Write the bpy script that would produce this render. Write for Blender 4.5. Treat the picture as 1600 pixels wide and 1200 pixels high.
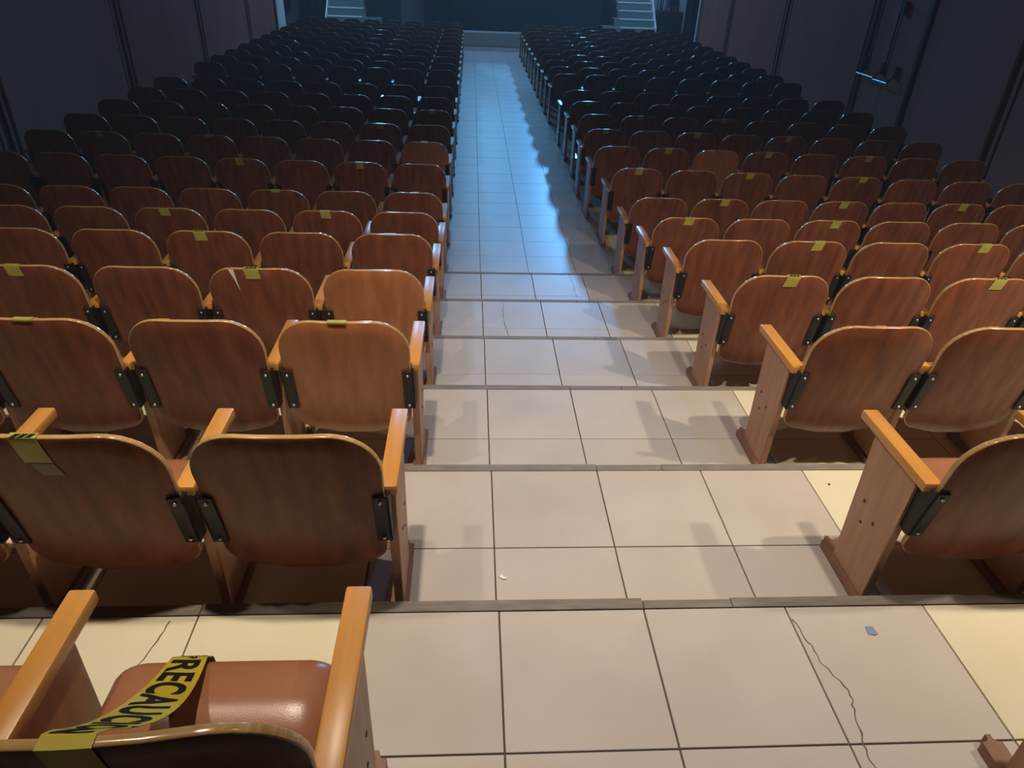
import bpy, bmesh, math, random
from mathutils import Vector, Matrix
random.seed(7)
for o in list(bpy.data.objects): bpy.data.objects.remove(o)
SC = bpy.context.scene
COL = SC.collection

# ------------------------------------------------------------------ camera
FPX, YAW, PITCH, ROLL = 1095.82, 0.070604, 0.554453, 0.041796
CAM = Vector((-0.09266, -1.46221, 1.72848))
def cam_axes():
    cy, sy, cp, sp, cr, sr = math.cos(YAW), math.sin(YAW), math.cos(PITCH), math.sin(PITCH), math.cos(ROLL), math.sin(ROLL)
    f = Vector((sy*cp, cy*cp, -sp)); r = Vector((cy, -sy, 0)); u = r.cross(f)
    return cr*r+sr*u, -sr*r+cr*u, f
R_, U_, F_ = cam_axes()
cd = bpy.data.cameras.new('camera'); cam = bpy.data.objects.new('camera', cd); COL.objects.link(cam)
cam.matrix_world = Matrix(((R_.x, U_.x, -F_.x, CAM.x), (R_.y, U_.y, -F_.y, CAM.y), (R_.z, U_.z, -F_.z, CAM.z), (0, 0, 0, 1)))
cd.sensor_width = 36; cd.lens = FPX/1600*36; cd.clip_start = .02; cd.clip_end = 100
SC.camera = cam

# ------------------------------------------------------------------ exposure, world, lights
SC.view_settings.view_transform = 'Standard'; SC.view_settings.look = 'None'
SC.view_settings.exposure = 0.0; SC.view_settings.gamma = 1.0; SC.view_settings.use_curve_mapping = False
W = bpy.data.worlds.new('World'); SC.world = W; W.use_nodes = True
W.node_tree.nodes['Background'].inputs[0].default_value = (.35, .5, 1, 1)
W.node_tree.nodes['Background'].inputs[1].default_value = 0.0

_v = W.node_tree.nodes.new('ShaderNodeVolumeScatter'); _v.inputs['Density'].default_value = .0047; _v.inputs['Anisotropy'].default_value = .25  # thin haze added to the air to lift the dark far rows
W.node_tree.links.new(_v.outputs[0], W.node_tree.nodes['World Output'].inputs['Volume'])

def light(kind, name, loc, energy, color, target=None, **kw):
    d = bpy.data.lights.new(name, kind); d.energy = energy; d.color = color
    for k, v in kw.items(): setattr(d, k, v)
    o = bpy.data.objects.new(name, d); COL.objects.link(o); o.location = loc
    if target is not None:
        o.rotation_euler = (Vector(target)-Vector(loc)).to_track_quat('-Z', 'Y').to_euler()
    return o
WARM = (1.0, .84, .66)
for x, e in ((3.5, 640), (1.42, 205), (-.45, 300), (-1.5, 120), (-3.6, 45)):
    light('SPOT', 'ceiling_lamp', (x, -.02, 3.32), e, WARM, target=(x, 1.1, 0), shadow_soft_size=.05, spot_size=1.84, spot_blend=1.0)
light('SPOT', 'aisle_fill', (.45, 3.3, 3.5), 85, (1.0, .88, .84), target=(.45, 3.4, -.5), shadow_soft_size=.25, spot_size=.85, spot_blend=1.0)  # added fill light that brightens the middle aisle steps, not a fixture
BLUE = (.13, .47, 1.0)
for x, e in ((4.65, 7600), (-3.75, 5000)):
    light('SPOT', 'stage_spot', (x, 29.9, 5.5), e, BLUE, target=(.5, 8, -.8), spot_size=.64, spot_blend=1.0, shadow_soft_size=.32)
light('SPOT', 'rim_glint_fill', (.45, 26.0, 5.9), 1000, (.22, .58, 1.0), target=(.45, 14, -.8), spot_size=1.5, spot_blend=1.0, shadow_soft_size=.2)  # added light for glints on the chair rims and a brighter far aisle
light('AREA', 'far_wall_fill', (.45, 21.6, 6.3), 190, (.28, .50, 1.0), target=(.45, 21.6, 0), shape='RECTANGLE', size=5, size_y=4)  # unseen fill added to lift the far walls and dark rows
for x, tx in ((5.0, 5.1), (-3.9, -4.2)):
    light('SPOT', 'stair_spot', (x, 20.2, 5.4), 620, (.30, .66, 1.0), target=(tx, 23.6, .1), spot_size=.95, spot_blend=.4, shadow_soft_size=.2)

# ------------------------------------------------------------------ materials
def mat(name, color, rough=.5, spec=.5, metal=0.0, noise=None, bump=0.0, coat=0.0, ramp=None, rnd=0.0, bscale=60):
    """noise=(scale xyz, detail, darker colour, lighter colour)"""
    m = bpy.data.materials.new(name); m.use_nodes = True
    nt = m.node_tree; b = nt.nodes['Principled BSDF']
    b.inputs['Base Color'].default_value = (*color, 1); b.inputs['Roughness'].default_value = rough
    b.inputs['Specular IOR Level'].default_value = spec; b.inputs['Metallic'].default_value = metal
    b.inputs['Coat Weight'].default_value = coat; b.inputs['Coat Roughness'].default_value = .12
    last = None
    if noise:
        sc, det, c0, c1 = noise
        tc = nt.nodes.new('ShaderNodeTexCoord'); mp = nt.nodes.new('ShaderNodeMapping'); mp.inputs['Scale'].default_value = sc
        oi = nt.nodes.new('ShaderNodeObjectInfo')
        mul = nt.nodes.new('ShaderNodeMath'); mul.operation = 'MULTIPLY'; mul.inputs[1].default_value = 37.0
        nt.links.new(oi.outputs['Random'], mul.inputs[0])
        cmb = nt.nodes.new('ShaderNodeCombineXYZ')
        for i in range(3): nt.links.new(mul.outputs[0], cmb.inputs[i])
        nt.links.new(cmb.outputs[0], mp.inputs['Location'])
        nt.links.new(tc.outputs['Object'], mp.inputs['Vector'])
        nz = nt.nodes.new('ShaderNodeTexNoise'); nz.inputs['Detail'].default_value = det; nz.inputs['Scale'].default_value = 1
        nt.links.new(mp.outputs[0], nz.inputs['Vector'])
        cr = nt.nodes.new('ShaderNodeValToRGB'); cr.color_ramp.elements[0].position = .3; cr.color_ramp.elements[1].position = .7
        cr.color_ramp.elements[0].color = (*c0, 1); cr.color_ramp.elements[1].color = (*c1, 1)
        nt.links.new(nz.outputs['Fac'], cr.inputs['Fac']); last = cr.outputs['Color']
        if rnd:
            hsv = nt.nodes.new('ShaderNodeHueSaturation')
            mr = nt.nodes.new('ShaderNodeMapRange'); mr.inputs['To Min'].default_value = 1-rnd; mr.inputs['To Max'].default_value = 1+rnd
            nt.links.new(oi.outputs['Random'], mr.inputs['Value']); nt.links.new(mr.outputs[0], hsv.inputs['Value'])
            nt.links.new(last, hsv.inputs['Color']); last = hsv.outputs['Color']
        nt.links.new(last, b.inputs['Base Color'])
        if bump:
            nb = nt.nodes.new('ShaderNodeTexNoise'); nb.inputs['Scale'].default_value = bscale
            nt.links.new(tc.outputs['Object'], nb.inputs['Vector'])
            bp = nt.nodes.new('ShaderNodeBump'); bp.inputs['Strength'].default_value = bump; bp.inputs['Distance'].default_value = .002
            nt.links.new(nb.outputs['Fac'], bp.inputs['Height']); nt.links.new(bp.outputs[0], b.inputs['Normal'])
    return m
M = {}
M['ply'] = mat('plywood_back', (.2, .08, .04), .36, .24, noise=((22, 22, 1.6), 4, (.115, .034, .016), (.215, .072, .033)), rnd=.12, bump=.02)
M['ply_light'] = mat('plywood_back_light', (.4, .2, .1), .38, .45, noise=((22, 22, 1.6), 4, (.30, .105, .036), (.42, .165, .065)), rnd=.05)
M['edge'] = mat('plywood_edge', (.55, .33, .16), .16, .9, noise=((8, 8, 260), 2, (.38, .225, .085), (.56, .355, .14)))
M['arm'] = mat('armrest_wood', (.6, .27, .07), .35, .5, noise=((30, 3, 30), 4, (.50, .225, .045), (.62, .295, .07)), rnd=.08)
M['panel'] = mat('side_panel_wood', (.42, .22, .12), .42, .4, noise=((30, 30, 3), 4, (.37, .19, .105), (.47, .255, .145)), rnd=.06)
M['foot'] = mat('foot_wood', (.2, .1, .06), .5, .4, noise=((30, 5, 30), 3, (.2, .105, .065), (.28, .15, .09)))
M['vinyl'] = mat('cushion_vinyl', (.42, .19, .095), .3, .55, noise=((4, 4, 4), 3, (.29, .12, .058), (.35, .152, .078)), bump=.12, bscale=400)
M['metal'] = mat('bracket_metal', (.010, .010, .009), .5, .3)
M['rivet'] = mat('rivet_metal', (.6, .58, .55), .3, .5, .9)
M['hole'] = mat('bolt_hole', (.03, .015, .01), .5, .4)
M['tile'] = mat('porcelain_tile', (.46, .42, .38), .4, .5, noise=((3, 3, 3), 3, (.47, .42, .375), (.53, .48, .435)), rnd=.035, bump=.02, bscale=30)
M['cream'] = mat('cream_tile', (.75, .68, .5), .3, .5, noise=((3, 3, 3), 3, (.68, .63, .45), (.74, .69, .52)), rnd=.03)
M['grout'] = mat('grout', (.14, .105, .08), .9, .2)
M['nosing'] = mat('step_nosing', (.2, .17, .14), .6, .4, noise=((9, 60, 30), 4, (.17, .14, .115), (.25, .215, .18)))
M['tape'] = mat('yellow_tape', (.55, .50, .05), .35, .5, noise=((20, 20, 20), 2, (.36, .33, .05), (.44, .40, .08)))
M['tape_bright'] = mat('bright_yellow_tape', (.46, .37, .035), .4, .3)
M['ink'] = mat('black_ink', (.012, .009, .006), .8, .15)
M['paperb'] = mat('blue_paper', (.2, .26, .42), .7, .3)
M['paperw'] = mat('white_paper', (.85, .82, .76), .7, .3)
M['wall'] = mat('wall_panel', (.12, .095, .10), .6, .15, noise=((1.5, 1.5, .6), 3, (.46, .20, .15), (.52, .235, .175)))
M['groove'] = mat('wall_joint', (.02, .018, .022), .7, .3)
M['dark'] = mat('dark_plaster', (.05, .045, .045), .9, .2)
M['grey'] = mat('grey_plaster', (.35, .38, .42), .8, .3)
M['curtain'] = mat('stage_curtain', (.008, .012, .022), .9, .2)
M['stagefront'] = mat('stage_front', (.006, .010, .022), .7, .3)
M['pillar'] = mat('mauve_pillar', (.11, .085, .11), .7, .3)
M['conc'] = mat('stage_concrete', (.21, .26, .27), .7, .3)
M['pale'] = mat('pale_concrete', (.62, .66, .56), .6, .4)
M['white'] = mat('white_trim', (.9, .9, .9), .5, .4)
M['chrome'] = mat('chrome', (.3, .32, .34), .3, .5, 1.0)
M['black'] = mat('black_metal', (.012, .013, .016), .4, .5)

# ------------------------------------------------------------------ mesh helpers
def box(bm, x0, x1, y0, y1, z0, z1, mi=0):
    v = [bm.verts.new(p) for p in ((x0,y0,z0),(x1,y0,z0),(x1,y1,z0),(x0,y1,z0),(x0,y0,z1),(x1,y0,z1),(x1,y1,z1),(x0,y1,z1))]
    fs = []
    for f in ((0,3,2,1),(4,5,6,7),(0,1,5,4),(1,2,6,5),(2,3,7,6),(3,0,4,7)):
        fc = bm.faces.new([v[i] for i in f]); fc.material_index = mi; fs.append(fc)
    return v, fs
def bevel(bm, w, seg=2):
    bmesh.ops.bevel(bm, geom=list(bm.edges), offset=w, segments=seg, affect='EDGES', profile=.5)
def tube(bm, pts, r, n=8):
    pts = [Vector(p) for p in pts]; prev = None
    for i, p in enumerate(pts):
        t = (pts[min(i+1, len(pts)-1)]-pts[max(i-1, 0)]).normalized()
        a = t.orthogonal().normalized() if abs(t.z) > .9 else t.cross(Vector((0, 0, 1))).normalized()
        b = t.cross(a).normalized()
        ring = [bm.verts.new(p+r*(math.cos(2*math.pi*k/n)*a+math.sin(2*math.pi*k/n)*b)) for k in range(n)]
        if prev:
            for k in range(n): bm.faces.new((prev[k], prev[(k+1) % n], ring[(k+1) % n], ring[k]))
        else: bm.faces.new(ring)
        prev = ring
    bm.faces.new(prev)
def mesh(bm, name, mats, smooth=True):
    bmesh.ops.recalc_face_normals(bm, faces=list(bm.faces))
    me = bpy.data.meshes.new(name); bm.to_mesh(me); bm.free()
    for m in (mats if isinstance(mats, (list, tuple)) else [mats]): me.materials.append(m)
    if smooth:
        for p in me.polygons: p.use_smooth = True
        try: me.set_sharp_from_angle(angle=math.radians(40))
        except Exception: pass
    return me
def put(name, me, parent=None, loc=(0, 0, 0), rot=None):
    o = bpy.data.objects.new(name, me); COL.objects.link(o); o.location = loc
    if rot: o.rotation_euler = rot
    if parent is not None: o.parent = parent
    return o
def boxmesh(name, dims, m, bev=.0, seg=2):
    bm = bmesh.new(); box(bm, *dims)
    if bev: bevel(bm, bev, seg)
    return mesh(bm, name, m)
def empty(name, loc=(0, 0, 0)):
    o = bpy.data.objects.new(name, None); COL.objects.link(o); o.location = loc; o.empty_display_size = .1; return o
def tag(o, label=None, cat=None, group=None, kind=None):
    if label: o['label'] = label
    if cat: o['category'] = cat
    if group: o['group'] = group
    if kind: o['kind'] = kind
    return o

# ------------------------------------------------------------------ layout
P = 0.86746
Z = {-1: .15, 0: 0.0, 1: -.15064, 2: -.28996, 3: -.44559, 4: -.58270, 5: -.72367}
ZF = -.828
XL, XR = -5.6, 6.45          # side walls
NOSE = .035
T = .45
def zrow(k): return Z[k] if k <= 5 else ZF
YT = {0: -.903, 1: -.02, 2: .887, 3: 1.751, 4: 2.633, 5: 3.474, 6: 4.30, 7: 5.196, 8: 6.07, 9: 6.89, 10: 7.75, 11: 8.62, 12: 9.52,
      13: 11.11, 14: 11.93, 15: 12.77, 16: 13.63, 17: 14.48, 18: 15.33, 19: 16.17, 20: 17.12, 21: 18.04, 22: 18.90, 23: 19.74}
H = .827

# ------------------------------------------------------------------ floor
bm = bmesh.new()
prof = [(-4.6, .15)]
for k in range(-1, 6):
    e = k*P+NOSE
    prof += [(e, Z[k])]
    prof += [(e, Z[k+1] if k < 5 else ZF)]
prof += [(26.2, ZF), (26.2, -1.3), (-4.6, -1.3)]
a = [bm.verts.new((XL-2.2, y, z-.012)) for y, z in prof]; b = [bm.verts.new((XR+2.2, y, z-.012)) for y, z in prof]
n = len(prof)
for i in range(n): bm.faces.new((a[i], a[(i+1) % n], b[(i+1) % n], b[i]))
bm.faces.new(a); bm.faces.new(b[::-1])
floor = put('floor', mesh(bm, 'floor', M['grout'], False)); tag(floor, 'stepped then level floor of beige tiles between the seats', kind='structure')
G = .0026
def tilemesh(w, d, m, G=G):
    bm = bmesh.new(); v, fs = box(bm, G, w-G, G, d-G, -.012, 0)
    bmesh.ops.bevel(bm, geom=[e for e in bm.edges if all(x.co.z > -.001 for x in e.verts)], offset=.0012, segments=1, affect='EDGES')
    return mesh(bm, 'tile', m, False)
YP = .42
tm = {}
def gettile(w, d, kind):
    key = (round(w, 3), round(d, 3), kind)
    if key not in tm: tm[key] = tilemesh(w, d, M['tile' if kind == 'a' else 'cream'], .0014 if abs(d-YP) < .001 else G)
    return tm[key]
spots = []        # x, y, w, d, z, kind
colsA = [(-.45+i*T, T, 'a') for i in range(4)]
colsC = [(1.35+i*T, T, 'c') for i in range(11)] + [(-.45-(i+1)*T, T, 'c') for i in range(11)]
rest = []
indiv = []
for k in range(-1, 6):
    y1 = k*P; y0 = (k-1)*P+NOSE
    if k == -1: y0 = y1-.80
    for (ya, yb) in ((y1-T, y1), (y0, y1-T)):
        for i, (x, w, kd) in enumerate(colsA+colsC):
            near = kd == 'a' or (k <= 3 and (i-4 in (0, 1, 2, 11, 12, 13)))
            (indiv if near else rest).append((x, ya, w, yb-ya, Z[k], kd))
y = 5*P+NOSE; ys = [y, 4.61]
while ys[-1] < 22.1: ys.append(ys[-1]+YP)
for ya, yb in zip(ys, ys[1:]):
    if yb > 22.12: yb = 22.12
    if yb-ya < .05: continue
    for i, (x, w, kd) in enumerate(colsA+colsC):
        (indiv if kd == 'a' else rest).append((x, ya, w, yb-ya, ZF, kd))
for x, ya, w, d, z, kd in indiv:
    put('tile', gettile(w, d, kd), floor, (x, ya, z+random.uniform(-.0006, .0004)))
bm = bmesh.new()
for x, ya, w, d, z, kd in rest:
    x0, x1 = max(x, XL+.001), min(x+w, XR-.001)
    box(bm, x0+G, x1-G, ya+G, ya+d-G, z-.012, z)
o = put('tile_field', mesh(bm, 'tile_field', M['cream'], False), floor); o['kind'] = 'stuff'
# wooden nosing strips on each step, in butted lengths
for k in range(-1, 6):
    xs = [XL+.01, -3.9, -2.1, -.9, .452, .735, 2.2, 4.1, XR-.01]
    for i, (x0, x1) in enumerate(zip(xs, xs[1:])):
        dy = random.uniform(-.003, .003) if k else (0, 0, 0, .003, -.006, 0, 0, 0)[i]
        bm = bmesh.new(); box(bm, x0+.001, x1-.001, .001, NOSE+.004+dy, -.05, .002); bevel(bm, .002, 1)
        put('nosing', mesh(bm, 'nosing', M['nosing'], False), floor, (0, k*P, Z[k]))
# cracks
def crack(pts, z, w=.0034):
    bm = bmesh.new(); fine = []
    for (x0, y0), (x1, y1) in zip(pts, pts[1:]):
        for s in range(4): fine.append((x0+(x1-x0)*s/4+random.uniform(-.005, .005), y0+(y1-y0)*s/4))
    fine.append(pts[-1])
    L = [bm.verts.new((x-w*random.uniform(.1, .8), y, 0)) for x, y in fine]; Rr = [bm.verts.new((x+w*random.uniform(.2, .8), y, 0)) for x, y in fine]
    for i in range(len(fine)-1): bm.faces.new((L[i], Rr[i], Rr[i+1], L[i+1]))
    r = bmesh.ops.extrude_face_region(bm, geom=list(bm.faces)); bmesh.ops.translate(bm, vec=(0, 0, .0004), verts=[v for v in r['geom'] if isinstance(v, bmesh.types.BMVert)])
    put('crack', mesh(bm, 'crack', M['grout'], False), floor, (0, 0, z+.0006))
crack([(.905, -.05), (.92, -.13), (.93, -.2), (.95, -.25), (.97, -.31), (.952, -.37), (.94, -.44), (.935, -.49), (.955, -.56)], 0)
crack([(-.975, -.02), (-.99, -.09), (-1.01, -.17), (-1.02, -.26)], 0, .003)
crack([(.165, 3.46), (.15, 3.25), (.155, 3.12), (.18, 2.9)], Z[4], .003)
crack([(.785, 4.30), (.80, 4.17), (.795, 4.0), (.79, 3.86)], Z[5], .003)

# ------------------------------------------------------------------ walls and ceiling
def slab(name, dims, m, kind='structure', parent=None, label=None):
    o = put(name, boxmesh(name, dims, m), parent)
    if parent is None: o['kind'] = kind
    if label: o['label'] = label
    return o
ZT = 6.6
wl = slab('wall_left', (XL-.25, XL-.035, -4.6, 21.15, -1.2, ZT), M['groove'], label='dark mauve panelled wall beyond the left seats')
wr = slab('wall_right', (XR+.035, XR+.25, -4.6, 20.95, -1.2, ZT), M['groove'], label='dark mauve panelled wall beyond the right seats')
def panels(wall, x0, x1, edges, skip=()):
    for i, (ya, yb) in enumerate(zip(edges, edges[1:])):
        if i in skip: continue
        put('panel', boxmesh('panel', (x0, x1, ya+.19, yb-.19, ZF+.1, ZT-.02), M['wall'], .004, 1), wall)
        s = 1 if x1 > 0 else -1
        xa, xb = sorted((x0, x1))
        for q in (-.1, .1): put('batten', boxmesh('batten', (xa+.004, xb-.012, yb+q-.03, yb+q+.03, ZF+.1, ZT-.02), M['wall'], .003, 1), wall)
panels(wl, XL-.035, XL, [-4.5, -3.5, .2, 3.85, 7.5, 11.12, 14.78, 18.3, 21.1])
panels(wr, XR, XR+.035, [-4.5, -3.4, .25, 3.9, 7.4, 9.52, 11.0, 14.65, 18.2, 20.9], skip=(4,))
# skip index 4 is 7.4-9.52; the exit door fills 9.5-11
put('panel', boxmesh('panel', (XR, XR+.035, 7.46, 9.40, ZF+.1, ZT-.02), M['wall'], .004, 1), wr)
slab('baseboard_left', (XL-.03, XL+.012, -4.5, 21.1, ZF, ZF+.1), M['groove'])
slab('baseboard_right', (XR-.012, XR+.03, -4.5, 20.9, ZF, ZF+.1), M['groove'])
slab('wall_back', (XL-.3, XR+.3, -4.85, -4.6, -1.2, ZT), M['dark'])
slab('ceiling', (XL-2.3, XR+2.3, -4.85, 30.5, ZT, ZT+.2), M['dark'])
slab('wall_front', (XL-2.3, XR+2.3, 30.2, 30.5, -1.2, ZT), M['curtain'])
slab('wall_front_left', (XL-2.0, XL+.25, 24.6, 24.8, -1.2, ZT), M['grey'])
slab('wall_front_right', (5.75, XR+2.0, 24.6, 24.8, -1.2, ZT), M['grey'])
slab('wall_recess_left', (XL-2.2, XL-1.3, 21.15, 24.6, -1.2, ZT), M['grey'])
slab('wall_recess_right', (XR+1.3, XR+2.2, 20.95, 24.6, -1.2, ZT), M['grey'])
slab('trim_1', (XR-.02, XR+.10, 20.95, 21.10, ZF, ZT), M['white'], label='white corner post ending the right wall at its stage end')
slab('trim_2', (XL-.10, XL-.0, 21.15, 21.22, ZF, ZT), M['groove'])
o = slab('trim_3', (XL-.02, XL+.012, 21.25, 22.15, ZF, ZT), M['white'], label='pale lit jamb at the far end of the left wall')

# double exit door on the right wall
door = empty('door_1', (XR, 0, 0)); tag(door, 'dark double exit door with push bars in the right wall', kind='structure')
put('frame', boxmesh('frame', (-.03, .03, 10.96, 11.05, ZF, ZT-.2), M['black'], .004, 1), door)
put('frame', boxmesh('frame', (-.03, .03, 9.44, 9.52, ZF, ZT-.2), M['black'], .004, 1), door)
for i, (ya, yb) in enumerate(((9.53, 10.24), (10.25, 10.95))):
    put('leaf', boxmesh('leaf', (-.008, .03, ya, yb, ZF+.01, ZT-.25), M['wall'], .003, 1), door)
pb = empty('push_bar', (XR, 0, 0)); tag(pb, 'chrome crossbar with three arms on the exit door at right', 'push bar')
for ya, yb, z in ((10.36, 10.92, .19), (9.91, 10.34, .17)):
    bm = bmesh.new(); tube(bm, [(-.13, ya, z-.0), (-.13, yb, z)], .016); put('bar', mesh(bm, 'bar', M['chrome']), pb)
for ya, z in ((10.92, .19), (10.34, .18), (9.91, .17)):
    bm = bmesh.new(); tube(bm, [(-.13, ya, z), (-.10, ya-.0, z+.05), (-.035, ya-.01, z+.12)], .013)
    box(bm, -.05, -.004, ya-.045, ya+.025, z+.07, z+.24); put('arm', mesh(bm, 'arm', M['black']), pb)
for ya in (10.9, 10.28):
    bm = bmesh.new(); tube(bm, [(-.03, ya, .43), (-.03, ya, 3.3)], .012); put('rod', mesh(bm, 'rod', M['black']), pb)
bm = bmesh.new(); box(bm, -.07, -.004, 10.12, 10.22, 1.1, 1.28); bevel(bm, .006, 1); o = put('latch_box', mesh(bm, 'latch_box', M['black']), pb)

# ------------------------------------------------------------------ stage
stage = empty('stage', (0, 22.6, ZF)); tag(stage, 'dark blue stage front above a pale concrete base at aisle end', 'stage')
def spart(name, dims, m, bev=.004):
    x0, x1, y0, y1, z0, z1 = dims
    return put(name, boxmesh(name, (x0, x1, y0-22.6, y1-22.6, z0-ZF, z1-ZF), m, bev, 1), stage)
spart('base', (-2.75, 3.9, 22.15, 22.69, ZF, -.44), M['pale'])
def drape(name, x0, x1, y, z0, z1, m, parent, amp=.035, wl_=.22):
    bm = bmesh.new(); nn = int((x1-x0)/.03); prev = None
    for i in range(nn+1):
        x = x0+(x1-x0)*i/nn; yy = y+amp*math.sin(2*math.pi*x/wl_)+.3*amp*math.sin(5.1*x+1)
        c = [bm.verts.new((x, yy, z0)), bm.verts.new((x, yy, z1)), bm.verts.new((x, yy+.02, z1)), bm.verts.new((x, yy+.02, z0))]
        if prev:
            for j in range(4): bm.faces.new((prev[j], prev[(j+1) % 4], c[(j+1) % 4], c[j]))
        prev = c
    return put(name, mesh(bm, name, m), parent)
drape('skirt', -1.52, 3.9, .14, .40, 2.3, M['stagefront'], stage, .02, .5)
drape('skirt', -3.3, -2.22, .14, .40, 2.3, M['stagefront'], stage, .02, .5)
spart('deck', (-2.7, 3.9, 22.82, 27.0, 1.05, 1.2), M['stagefront'])
pil = put('pillar', boxmesh('pillar', (-.33, .33, -.12, .12, .39, 3.6), M['pillar'], .01, 1), None, (-1.87, 22.6, ZF)); tag(pil, 'mauve square pillar before the dark stage, left of the aisle', 'pillar')
def stair(name, x0s, xn0, xn1, side, label):
    st = empty(name, ((xn0+xn1)/2, 22.7, ZF)); tag(st, label, 'staircase', 'stage stairs at both sides')
    cx = (xn0+xn1)/2
    for i in range(6):
        zt = -.20+.215*i-ZF+ (.03 if side < 0 else -.01); y0 = .28*i
        e0, e1 = (x0s[i], xn1) if side > 0 else (xn0, x0s[i])
        put('step', boxmesh('step', (e0-cx, e1-cx, y0, y0+.6 if i < 5 else y0+.8, max(zt-.42, 0.001), zt), M['conc'], .003, 1), st)
        n0, n1 = (xn0, xn1) if side > 0 else (xn0, xn1)
        put('nosing', boxmesh('nosing', (n0-cx+.02, n1-cx-.02, y0-.012, y0+.05, zt-.028, zt+.008), M['white'], .003, 1), st)
    xs = (xn1+.02 if side > 0 else xn0-.02)-cx
    bm = bmesh.new()
    pts = [(-.02, 0), (-.02, .62), (1.6, 1.9), (1.9, 1.9), (1.9, 1.2), (.2, 0)]
    a = [bm.verts.new((xs-.02, y, z)) for y, z in pts]; b = [bm.verts.new((xs+.02, y, z)) for y, z in pts]
    for i in range(len(pts)): bm.faces.new((a[i], a[(i+1) % len(pts)], b[(i+1) % len(pts)], b[i]))
    bm.faces.new(a); bm.faces.new(b[::-1]); put('stringer', mesh(bm, 'stringer', M['white'], False), st)
    return st, xs
s1, xs1 = stair('staircase', [3.98, 4.36, 4.5, 4.5, 4.5, 4.5], 4.50, 5.62, 1, 'pale stairs with bright nosings at stage right end of the hall')
s1['label'] = 'pale stage stairs with bright nosings at the far right'
s2, xs2 = stair('staircase', [-2.82, -3.27, -3.4, -3.4, -3.4, -3.4], -4.48, -3.38, -1, 'pale stage stairs with bright nosings at the far left')
bm = bmesh.new(); tube(bm, [(xs1+.35, .3, 1.35), (xs1+.35, 1.9, 2.5)], .022); tube(bm, [(xs1+.35, .3, 1.35), (xs1+.35, .3, .0)], .022)
rail = put('railing', mesh(bm, 'railing', M['black']), None, s1.location); tag(rail, 'black railing beside the far right stage stairs', 'railing')
for i in range(4):
    bm = bmesh.new(); y = .55+i*.35; tube(bm, [(xs1+.35, y, 1.35+(y-.3)*.72), (xs1+.35, y, .001)], .014); put('baluster', mesh(bm, 'baluster', M['black']), rail)
c = drape('stage_curtain', -5.28, -4.53, 22.66, ZF+.001, 3.4, M['curtain'], None); tag(c, 'dark curtain left of the far left stage stairs', 'curtain')
c = drape('stage_curtain', 6.55, 7.05, 22.9, ZF+.001, 3.4, M['curtain'], None); tag(c, 'dark curtain strip beside the white post at far right', 'curtain')
bm = bmesh.new(); box(bm, 5.98, 6.78, 23.9, 24.5, ZF+.001, .19); bevel(bm, .01, 1); box(bm, 6.06, 6.70, 23.885, 23.9, ZF+.08, .11)
o = put('floor_speaker', mesh(bm, 'floor_speaker', M['black'])); tag(o, 'black box cabinet standing right of the stage stairs', 'cabinet')
bm = bmesh.new(); box(bm, -6.12, -5.93, 24.42, 24.6, -.19, .55); bevel(bm, .01, 1)
o = put('wall_box', mesh(bm, 'wall_box', M['black'])); tag(o, 'dark box hung on the lit wall at far left', 'box')
bm = bmesh.new(); box(bm, 6.4, 6.72, 24.42, 24.6, .36, .60); bevel(bm, .01, 1)
o = put('wall_box', mesh(bm, 'wall_box', M['black'])); tag(o, 'dark box hung on the lit wall at far right', 'box')

# ------------------------------------------------------------------ auditorium chair parts
def backdy(x, z):
    t = (H-z)/(H-.235)
    return .10*t+.035*t**4+.026*(x/.25)**2*(1-.3*t)
def outline(n):
    pts = []
    def corner(cx, cz, rx, rz, a0, a1, k):
        for i in range(k+1):
            a = math.radians(a0+(a1-a0)*i/k); pts.append((cx+rx*math.cos(a), cz+rz*math.sin(a)))
    W2 = .25
    corner(W2-.14, H-.15, .14, .15, 0, 90, n)
    pts.append((.05, H+.000)); pts.append((-.05, H+.000))
    corner(-W2+.14, H-.15, .14, .15, 90, 180, n)
    corner(-W2+.10, .235+.10+.012, .09, .09, 180, 262, n)
    pts.append((-.07, .235)); pts.append((.07, .235))
    corner(W2-.10, .235+.10+.012, .09, .09, 278, 360, n)
    return pts
def back_mesh(n, th, m):
    bm = bmesh.new(); pts = outline(n); N = len(pts); cx, cz = 0, .53
    def ring(s, dy, grow=0):
        out = []
        for x, z in pts:
            xx = cx+(x-cx)*s; zz = cz+(z-cz)*s
            if grow:
                d = math.hypot(x-cx, z-cz); xx += grow*(x-cx)/d; zz += grow*(z-cz)/d
            out.append(bm.verts.new((xx, backdy(xx, zz)+dy, zz)))
        return out
    def bridge(a, b, mi):
        for i in range(N):
            f = bm.faces.new((a[i], a[(i+1) % N], b[(i+1) % N], b[i])); f.material_index = mi
    h = th/2; r = .0035
    scales = (1, .8, .55, .3) if n > 3 else (1, .6, .3)
    prev = None
    for s in reversed(scales):
        g = ring(s, -h) if s < 1 else ring(1, -h, -r)
        if prev is None: f = bm.faces.new(g)
        else: bridge(prev, g, 0)
        prev = g
    for dy, gr, mi in ((-h+r*.4, -r*.3, 1), (-h+r, 0, 1), (h-r, 0, 1), (h-r*.4, -r*.3, 1), (h, -r, 1)):
        g = ring(1, dy, gr); bridge(prev, g, mi); prev = g
    for s in scales[1:]:
        g = ring(s, h); bridge(prev, g, 0); prev = g
    bm.faces.new(prev)
    me = mesh(bm, 'backrest', [m, M['edge']], True)
    return me
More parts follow.
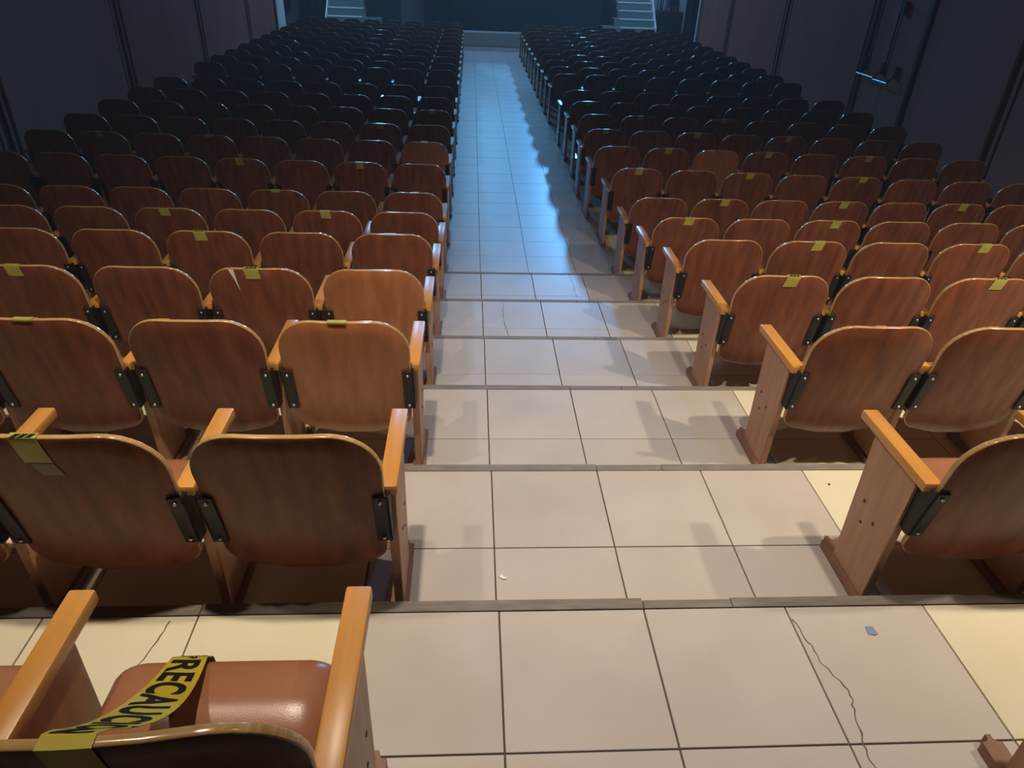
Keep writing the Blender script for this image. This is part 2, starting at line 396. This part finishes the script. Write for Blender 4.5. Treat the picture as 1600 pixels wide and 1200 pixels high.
def cushion_mesh(seg):
    """rounded vinyl pad: a box with large soft radii, crowned top and a front edge that rolls down"""
    bm = bmesh.new(); n = 6*seg//2; C = Vector((0, .272, .385)); hx, hy, hz = .234, .157, .058; rx, ry, rz = .07, .042, .048
    bmesh.ops.create_cube(bm, size=2.0)
    bmesh.ops.subdivide_edges(bm, edges=list(bm.edges), cuts=n, use_grid_fill=True)
    for v in bm.verts:
        p = [math.copysign(abs(c)**.8, c) if abs(c) < 1 else c for c in v.co]
        q = Vector((p[0]*hx, p[1]*hy, p[2]*hz)); inner = Vector((max(-hx+rx, min(hx-rx, q.x)), max(-hy+ry, min(hy-ry, q.y)), max(-hz+rz, min(hz-rz, q.z))))
        d = Vector(((q.x-inner.x)/rx, (q.y-inner.y)/ry, (q.z-inner.z)/rz)); L = d.length
        if L > 1e-6: m_ = max(abs(d.x), abs(d.y), abs(d.z)); d = d/L*m_
        q = Vector((inner.x+d.x*rx, inner.y+d.y*ry, inner.z+d.z*rz))
        q.z -= .42*max(0, .02-q.y)*(1 if q.z > 0 else .5)
        if q.z > 0: q.z += .008*(1-(q.x/hx)**2)*(1-(q.y/hy)**2)
        v.co = q+C
    return mesh(bm, 'seat', M['vinyl'])
ARMX = .25
def chair_meshes(hi):
    d = {}
    d['back'] = back_mesh(8 if hi else 4, .018, M['ply']); d['back_light'] = back_mesh(8 if hi else 4, .018, M['ply_light'])
    d['seat'] = cushion_mesh(4 if hi else 2)
    d['pan'] = boxmesh('seat_pan', (-.222, .222, .14, .395, .312, .330), M['ply'], .006, 1)
    d['arm'] = boxmesh('armrest', (-.0265, .0265, .075, .465, .568, .602), M['arm'], .006, 2 if hi else 1)
    # side panel, slightly tapered board
    bm = bmesh.new(); v, _ = box(bm, -.015, .015, .125, .375, .033, .568)
    for q in v:
        if q.co.z < .1: q.co.y = .148 if q.co.y < .2 else .362
    bevel(bm, .003, 1); d['side'] = mesh(bm, 'side_panel', M['panel'])
    bm = bmesh.new(); box(bm, -.027, .027, .075, .45, 0, .034)
    ed = [e for e in bm.edges if abs(e.verts[0].co.z-e.verts[1].co.z) > .02]
    bmesh.ops.bevel(bm, geom=ed, offset=.02, segments=3, affect='EDGES'); d['foot'] = mesh(bm, 'foot', M['foot'])
    bm = bmesh.new()
    bmesh.ops.create_cone(bm, cap_ends=True, segments=8, radius1=.0065, radius2=.0065, depth=.034, matrix=Matrix.Rotation(math.pi/2, 4, 'Y'))
    d['bolt'] = mesh(bm, 'bolt', M['hole'])
    # folded hinge bracket: plate on the back's rear face plus a flange along the side panel
    for s in (-1, 1):
        bm = bmesh.new()
        x_in, x_out = (.215, .259) if hi else (.21, .25)
        for (xa, xb, ya, yb) in ((x_in, x_out, -.018, -.011), (x_out-.008, x_out, -.018, .12)):
            vs, _ = box(bm, s*xa if s > 0 else s*xb, s*xb if s > 0 else s*xa, ya, yb, .385, .585)
            for q in vs:
                sh = backdy(.235, q.co.z)
                if q.co.y < .0: q.co.y += sh
                else: q.co.y += .02
        bevel(bm, .0015, 1)
        d['br%d' % s] = mesh(bm, 'hinge_bracket', M['metal'])
    bm = bmesh.new(); bmesh.ops.create_uvsphere(bm, u_segments=8, v_segments=5, radius=.006); d['rivet'] = mesh(bm, 'rivet', M['rivet'])
    return d
HI, LO = chair_meshes(True), chair_meshes(False)
ORD = ['first', 'second', 'third', 'fourth', 'fifth', 'sixth', 'seventh', 'eighth', 'ninth', 'tenth', 'eleventh', 'twelfth', 'thirteenth', 'fourteenth',
       'fifteenth', 'sixteenth', 'seventeenth', 'eighteenth', 'nineteenth', 'twentieth', 'twenty-first', 'twenty-second', 'twenty-third', 'twenty-fourth']
LIGHTER = {(3, 0, 0), (8, 0, 0), (8, 1, 2), (2, 0, 0)}
def chair_parts(root, D, s, outer, light_, full, detail, turn=False):
    """s: -1 the aisle lies at +x (left block), +1 the aisle lies at -x (right block)"""
    A_ = ARMX+(.006 if D is HI else 0)
    ax = A_ if s < 0 else -A_
    parts = []
    bk = put('backrest', D['back_light' if light_ else 'back'], root)
    if turn: bk.rotation_euler = (0, 0, math.radians(3.5))
    put('seat', D['seat'], root, (-.02 if s < 0 else .02, 0, 0))
    sides = [ax] + ([ax-.548 if s < 0 else ax+.548] if outer else [])
    for x in sides:
        sp = put('side_panel', D['side'], root, (x, 0, 0))
        put('armrest', D['arm'], root, (x, 0, 0))
        if full:
            put('foot', D['foot'], root, (x, 0, 0))
            if detail:
                for y, z in ((.306, .335), (.286, .258), (.228, .302)): put('bolt', D['bolt'], sp, (0, y, z))
    if full: put('seat_pan', D['pan'], root, (-.02 if s < 0 else .02, 0, 0))
    for q in (-1, 1):
        br = put('hinge_bracket', D['br%d' % q], root)
        if detail:
            for xx, z in ((.235, .565), (.235, .405)): put('rivet', D['rivet'], br, (q*xx, backdy(.235, z)-.020, z))
# per-row aisle chair x and end chair y shift, measured
def cx(k, side, c):
    if side == 0: return -.575-.552*c-(.0 if k < 7 else .0) if k < 13 else -.575-.545*c
    b = 1.515 if k != 8 and k != 9 else 1.475
    return b+(.545 if k < 6 else .53)*c
def cy(k, side, c):
    y = YT[k]
    if k < 7: return y
    return y+(.018*c if side == 0 else .03-.035*c)
ncol = {0: (2, 1), 1: (3, 2), 2: (4, 3), 3: (5, 4), 4: (6, 6), 5: (7, 7)}
chairs = {}
def is_stuff(k, c): return k >= 22 or (k == 21 and c >= 5)
stuff = []
for k in range(24):
    nl, nr = ncol.get(k, (8, 8))
    for side, nc in ((0, nl), (1, nr)):
        for c in range(nc):
            loc = (cx(k, side, c), cy(k, side, c), zrow(k))
            chairs[(k, side, c)] = loc
            if is_stuff(k, c): stuff.append((loc, side, c)); continue
            root = empty('auditorium_chair', loc)
            full = k <= 8 or (c == 0); detail = k <= 4 or (k == 5 and c == 0)
            chair_parts(root, HI if k <= 5 else LO, -1 if side == 0 else 1, c == 7, (k, side, c) in LIGHTER, full, detail, (k, side, c) == (0, 0, 0))
            tone = 'light brown' if (k, side, c) in LIGHTER else 'brown'
            lab = '%s plywood auditorium chair %s of aisle, %s row from camera, %s from aisle' % (tone, ('left', 'right')[side], ORD[k], ORD[c])
            tag(root, lab, 'chair', 'auditorium chairs in rows along the aisle')
# the farthest rows, past three hundred chairs, as one object
bm = bmesh.new()
matlist = [M['ply'], M['edge'], M['vinyl'], M['panel'], M['arm'], M['metal']]
def add_me(me, off, mi):
    tmp = bmesh.new(); tmp.from_mesh(me); bmesh.ops.translate(tmp, vec=off, verts=list(tmp.verts))
    vm = [bm.verts.new(v.co) for v in tmp.verts]; tmp.verts.index_update()
    for f in tmp.faces:
        nf = bm.faces.new([vm[v.index] for v in f.verts]); nf.material_index = mi if mi != 0 else f.material_index; nf.smooth = True
    tmp.free()
for (x, y, z), side, c in stuff:
    s = -1 if side == 0 else 1; ax = ARMX if s < 0 else -ARMX
    add_me(LO['back'], (x, y, z), 0); add_me(LO['seat'], (x-.02*-s, y, z), 2)
    for xx in [ax]+([ax+s*.548] if c == 7 else []):
        add_me(LO['side'], (x+xx, y, z), 3); add_me(LO['arm'], (x+xx, y, z), 4); add_me(LO['foot'], (x+xx, y, z), 3)
me = mesh(bm, 'distant_auditorium_chairs', matlist)
o = put('distant_auditorium_chairs', me); tag(o, 'last rows of brown plywood auditorium chairs before the stage', 'chair', kind='stuff')

# ------------------------------------------------------------------ caution tape over the chair backs
def strip(pts_fn, us, w, th, name, m, parent=None, vseg=4):
    """ribbon: pts_fn(u, v) -> (point, normal)"""
    bm = bmesh.new(); top = []; bot = []
    for u in us:
        rt, rb = [], []
        for j in range(vseg+1):
            p, nrm = pts_fn(u, (j/vseg-.5)*w); rt.append(bm.verts.new(p+nrm*th)); rb.append(bm.verts.new(p))
        top.append(rt); bot.append(rb)
    nU = len(us)
    for i in range(nU-1):
        for j in range(vseg):
            bm.faces.new((top[i][j], top[i][j+1], top[i+1][j+1], top[i+1][j])); bm.faces.new((bot[i][j], bot[i+1][j], bot[i+1][j+1], bot[i][j+1]))
        bm.faces.new((top[i][0], top[i+1][0], bot[i+1][0], bot[i][0])); bm.faces.new((top[i][vseg], bot[i][vseg], bot[i+1][vseg], top[i+1][vseg]))
    bm.faces.new(top[0]+bot[0][::-1]); bm.faces.new(top[-1][::-1]+bot[-1])
    return put(name, mesh(bm, name, m), parent)
def over_back(dx, rear, front, skew=0.0):
    """path over the top rim of a back in chair coordinates; u in metres from the rear end"""
    e = .0016; h = .009+e; z1 = H+e
    def fn(u, v):
        if u < rear:
            z = H-(rear-u); x = dx+v+skew*(rear-u); return Vector((x, backdy(x, z)-h, z)), Vector((0, -1, .1))
        if u < rear+.014:
            t = (u-rear)/.014; x = dx+v; return Vector((x, backdy(x, H)-h+2*h*t, z1)), Vector((0, 0, 1))
        z = H-(u-rear-.014); x = dx+v; return Vector((x, backdy(x, z)+h, z)), Vector((0, 1, .1))
    us = [rear*i/4 for i in range(4)]+[rear-.0001, rear+.0001, rear+.007, rear+.0139, rear+.0141]+[rear+.014+front*i/3 for i in (1, 2, 3)]
    return fn, us
#  row, side, col, x shift, rear tab length, black print on top
TAPES = [(1, 0, 1, -.055, .085, 1), (2, 0, 0, -.01, .006, 0), (2, 0, 2, -.02, .006, 0), (3, 0, 1, -.02, .055, 1), (3, 0, 3, -.02, .055, 0),
 (4, 0, 0, 0, .006, 0), (4, 0, 2, -.02, .06, 1), (5, 0, 1, 0, .055, 0), (5, 0, 3, -.01, .055, 1), (6, 0, 0, .02, .006, 0), (6, 0, 2, 0, .02, 0),
 (7, 0, 1, 0, .06, 0), (7, 0, 3, 0, .06, 0), (8, 0, 4, 0, .02, 0), (8, 0, 0, 0, .012, 0), (9, 0, 1, 0, .06, 0), (10, 0, 0, 0, .05, 0), (10, 0, 2, 0, .05, 0), (8, 0, 6, 0, .05, 0),
 (3, 1, 0, .02, .06, 1), (3, 1, 2, .02, .06, 1), (4, 1, 1, .03, .06, 0), (4, 1, 3, .03, .055, 0), (5, 1, 0, 0, .055, 0), (5, 1, 2, .02, .06, 1), (5, 1, 4, .0, .006, 0),
 (6, 1, 1, .02, .06, 1), (6, 1, 3, 0, .06, 1), (6, 1, 5, 0, .06, 0), (7, 1, 0, 0, .06, 0), (7, 1, 2, 0, .06, 1), (7, 1, 4, .02, .05, 0), (7, 1, 6, .0, .006, 0),
 (8, 1, 1, 0, .06, 0), (8, 1, 3, 0, .06, 0), (8, 1, 5, 0, .06, 0), (9, 1, 0, 0, .05, 0), (9, 1, 2, 0, .06, 0), (9, 1, 4, 0, .06, 0),
 (10, 1, 1, 0, .05, 0), (10, 1, 3, 0, .05, 0), (11, 1, 0, 0, .05, 0), (11, 1, 2, 0, .05, 0)]
for k, side, c, dx, rear, ink in TAPES:
    if (k, side, c) not in chairs: continue
    fn, us = over_back(dx, rear, .05, .12 if side == 0 else -.2)
    o = strip(fn, us, .07, .0008, 'caution_tape', M['tape']); o.location = chairs[(k, side, c)]
    tag(o, 'yellow tape over chair back %s of aisle, %s row from camera, %s from aisle' % (('left', 'right')[side], ORD[k], ORD[c]), 'tape', 'yellow caution tape over alternate chair backs')
    if ink:
        bm = bmesh.new()
        for q in range(3):
            x0 = dx-.028+q*.018; y0 = backdy(dx, H)-.0098
            vs, _ = box(bm, x0, x0+.015, y0-.0008, y0+.016, H+.0018, H+.0026)
            for v in vs: v.co.x += (v.co.y-y0)*.5
        put('lettering', mesh(bm, 'lettering', M['ink'], False), o)

# the long tape stretched from the nearest left back down over its seat cushion
kx, ky, kz = chairs[(0, 0, 0)]
base = Vector((kx, ky, kz))
RZ = Matrix.Rotation(math.radians(3.5), 3, 'Z')
A = Vector((-.618, YT[0]+.0095, .8285)); B = Vector((-.670, -.494, .445)); CP = Vector((-.635, -.76, .60)); LEN = (B-A).length
LX = (RZ.transposed()@(A-base)).x
fnb, usb = over_back(LX, .10, 0.0)
def long_tape(u, v):
    """u in metres: below 0 runs down the rear face, 0..LEN across the seat, beyond that down the cushion front"""
    if u < 0:
        p, nn = fnb(.10+u if u < -.016 else .10+.014*(1+u/.016)*.99, v); return RZ@p+base, RZ@nn
    if u <= LEN:
        t = u/LEN; q = v/.072+.5; bulge = math.sin(math.pi*t)
        p = A*(1-t)**2+CP*2*t*(1-t)+B*t*t+Vector((v*(1+.12*bulge), .02*bulge*q, -.038*bulge*q+.012*min(1, t*14)))
        return p, Vector((.15*bulge, .66, .74)).normalized()
    d = u-LEN; a_ = min(d/.03, math.pi/2); p = B+Vector((v, .03*math.sin(a_)*.8, -.03*(1-math.cos(a_))-max(d-.047, 0))); return p, Vector((0, .9, .3)).normalized()
us = [-.10, -.07, -.04, -.0161, -.0159, -.008, -.0001]+[LEN*i/24 for i in range(25)]+[LEN+.012, LEN+.024, LEN+.036, LEN+.047, LEN+.07]
o = strip(long_tape, us, .072, .0008, 'caution_tape', M['tape_bright'], vseg=6)
tag(o, 'long yellow tape printed PRECAUCIÓN across the nearest left seat cushion', 'tape')
def text_mesh(body):
    tcur = bpy.data.curves.new('txt', 'FONT'); tcur.body = body; tcur.size = .074; tcur.offset = .0022; tcur.align_x = 'LEFT'; tcur.resolution_u = 4; tcur.space_character = 1.06
    to = bpy.data.objects.new('txt', tcur); COL.objects.link(to); bpy.context.view_layer.update()
    tme = bpy.data.meshes.new_from_object(to.evaluated_get(bpy.context.evaluated_depsgraph_get()))
    bpy.data.objects.remove(to); return tme
bm = bmesh.new()
tme = text_mesh('PRECAUCION'); bm.from_mesh(tme)
xo1 = max(v.co.x for v in text_mesh('PRECAUCIO').vertices); xo0 = max(v.co.x for v in text_mesh('PRECAUCI').vertices)
xm = (xo0+xo1)/2+.002
f = [bm.verts.new((xm+dx_, y_, 0)) for dx_, y_ in ((-.009, .0575), (.001, .0575), (.013, .070), (.001, .070))]; bm.faces.new(f)
bmesh.ops.triangulate(bm, faces=list(bm.faces))
for _ in range(2):
    le = [e for e in bm.edges if e.calc_length() > .012]
    if le: bmesh.ops.subdivide_edges(bm, edges=le, cuts=1); bmesh.ops.triangulate(bm, faces=list(bm.faces))
xmax = max(v.co.x for v in bm.verts); sc = (LEN+.036)/xmax
for v in bm.verts:
    s, h = v.co.x*sc, v.co.y
    s += .004*math.sin((h-.02)*130)*(s/LEN)       # crinkled film
    u = max(LEN+.038-s, .002)
    p, nn = long_tape(u, h-.0265)
    v.co = p+nn*.0016
lt = bpy.data.meshes.new('lettering'); bm.to_mesh(lt); bm.free(); lt.materials.append(M['ink'])
lo_ = put('lettering', lt, o); lo_['label'] = 'black capital letters reading PRECAUCIÓN'

# clear tape residue and torn veneer on two backs
def patch(k, side, c, pts, m, name, label, cat):
    x0, y0, z0 = chairs[(k, side, c)]
    bm = bmesh.new()
    f = [bm.verts.new((x, backdy(x, z)-.0098, z)) for x, z in pts]; g = [bm.verts.new((x, backdy(x, z)-.0108, z)) for x, z in pts]
    n = len(pts)
    bm.faces.new(f); bm.faces.new(g[::-1])
    for i in range(n): bm.faces.new((f[i], f[(i+1) % n], g[(i+1) % n], g[i]))
    o = put(name, mesh(bm, name, m, False), None, (x0, y0, z0)); tag(o, label, cat)
patch(3, 0, 1, [(-.128, .822), (-.102, .822), (-.100, .78), (-.092, .70), (-.108, .765)], M['paperw'], 'paper_strip', 'torn white sliver on chair back, left block, fourth row from camera', 'paper')
M['residue'] = mat('tape_residue', (.19, .11, .085), .35, .5)
patch(1, 0, 1, [(-.07, .738), (-.01, .738), (.004, .695), (-.052, .695)], M['residue'], 'tape_residue', 'faded tape residue under the yellow tape on nearest taped back', 'tape')

# scraps on the floor
def scrap(pts, loc, m, label, th=.001):
    bm = bmesh.new(); a = [bm.verts.new((x, y, 0)) for x, y in pts]; b = [bm.verts.new((x, y, th+.002*(i % 2))) for i, (x, y) in enumerate(pts)]
    n = len(pts); bm.faces.new(a[::-1]); bm.faces.new(b)
    for i in range(n): bm.faces.new((a[i], a[(i+1) % n], b[(i+1) % n], b[i]))
    o = put('paper_scrap', mesh(bm, 'paper_scrap', m, False), None, loc); tag(o, label, 'paper')
scrap([(-.014, -.016), (.004, -.02), (.016, -.016), (.010, .012), (-.012, .013)], (1.133, -.095, .001), M['paperb'], 'small blue paper scrap on the nearest tiled step', .001)
scrap([(-.014, .008), (-.004, .004), (.0, .016), (.006, .002), (.018, -.006), (.004, -.008), (-.002, -.002)], (.022, .27, Z[1]+.001), M['paperw'], 'tiny white crumpled scrap on the second tiled step', .004)

bm = bmesh.new(); bmesh.ops.create_cone(bm, cap_ends=True, segments=10, radius1=.006, radius2=.005, depth=.0016)
o = put('drill_plug', mesh(bm, 'drill_plug', M['hole']), floor, (1.43, .77, Z[1]+.001))
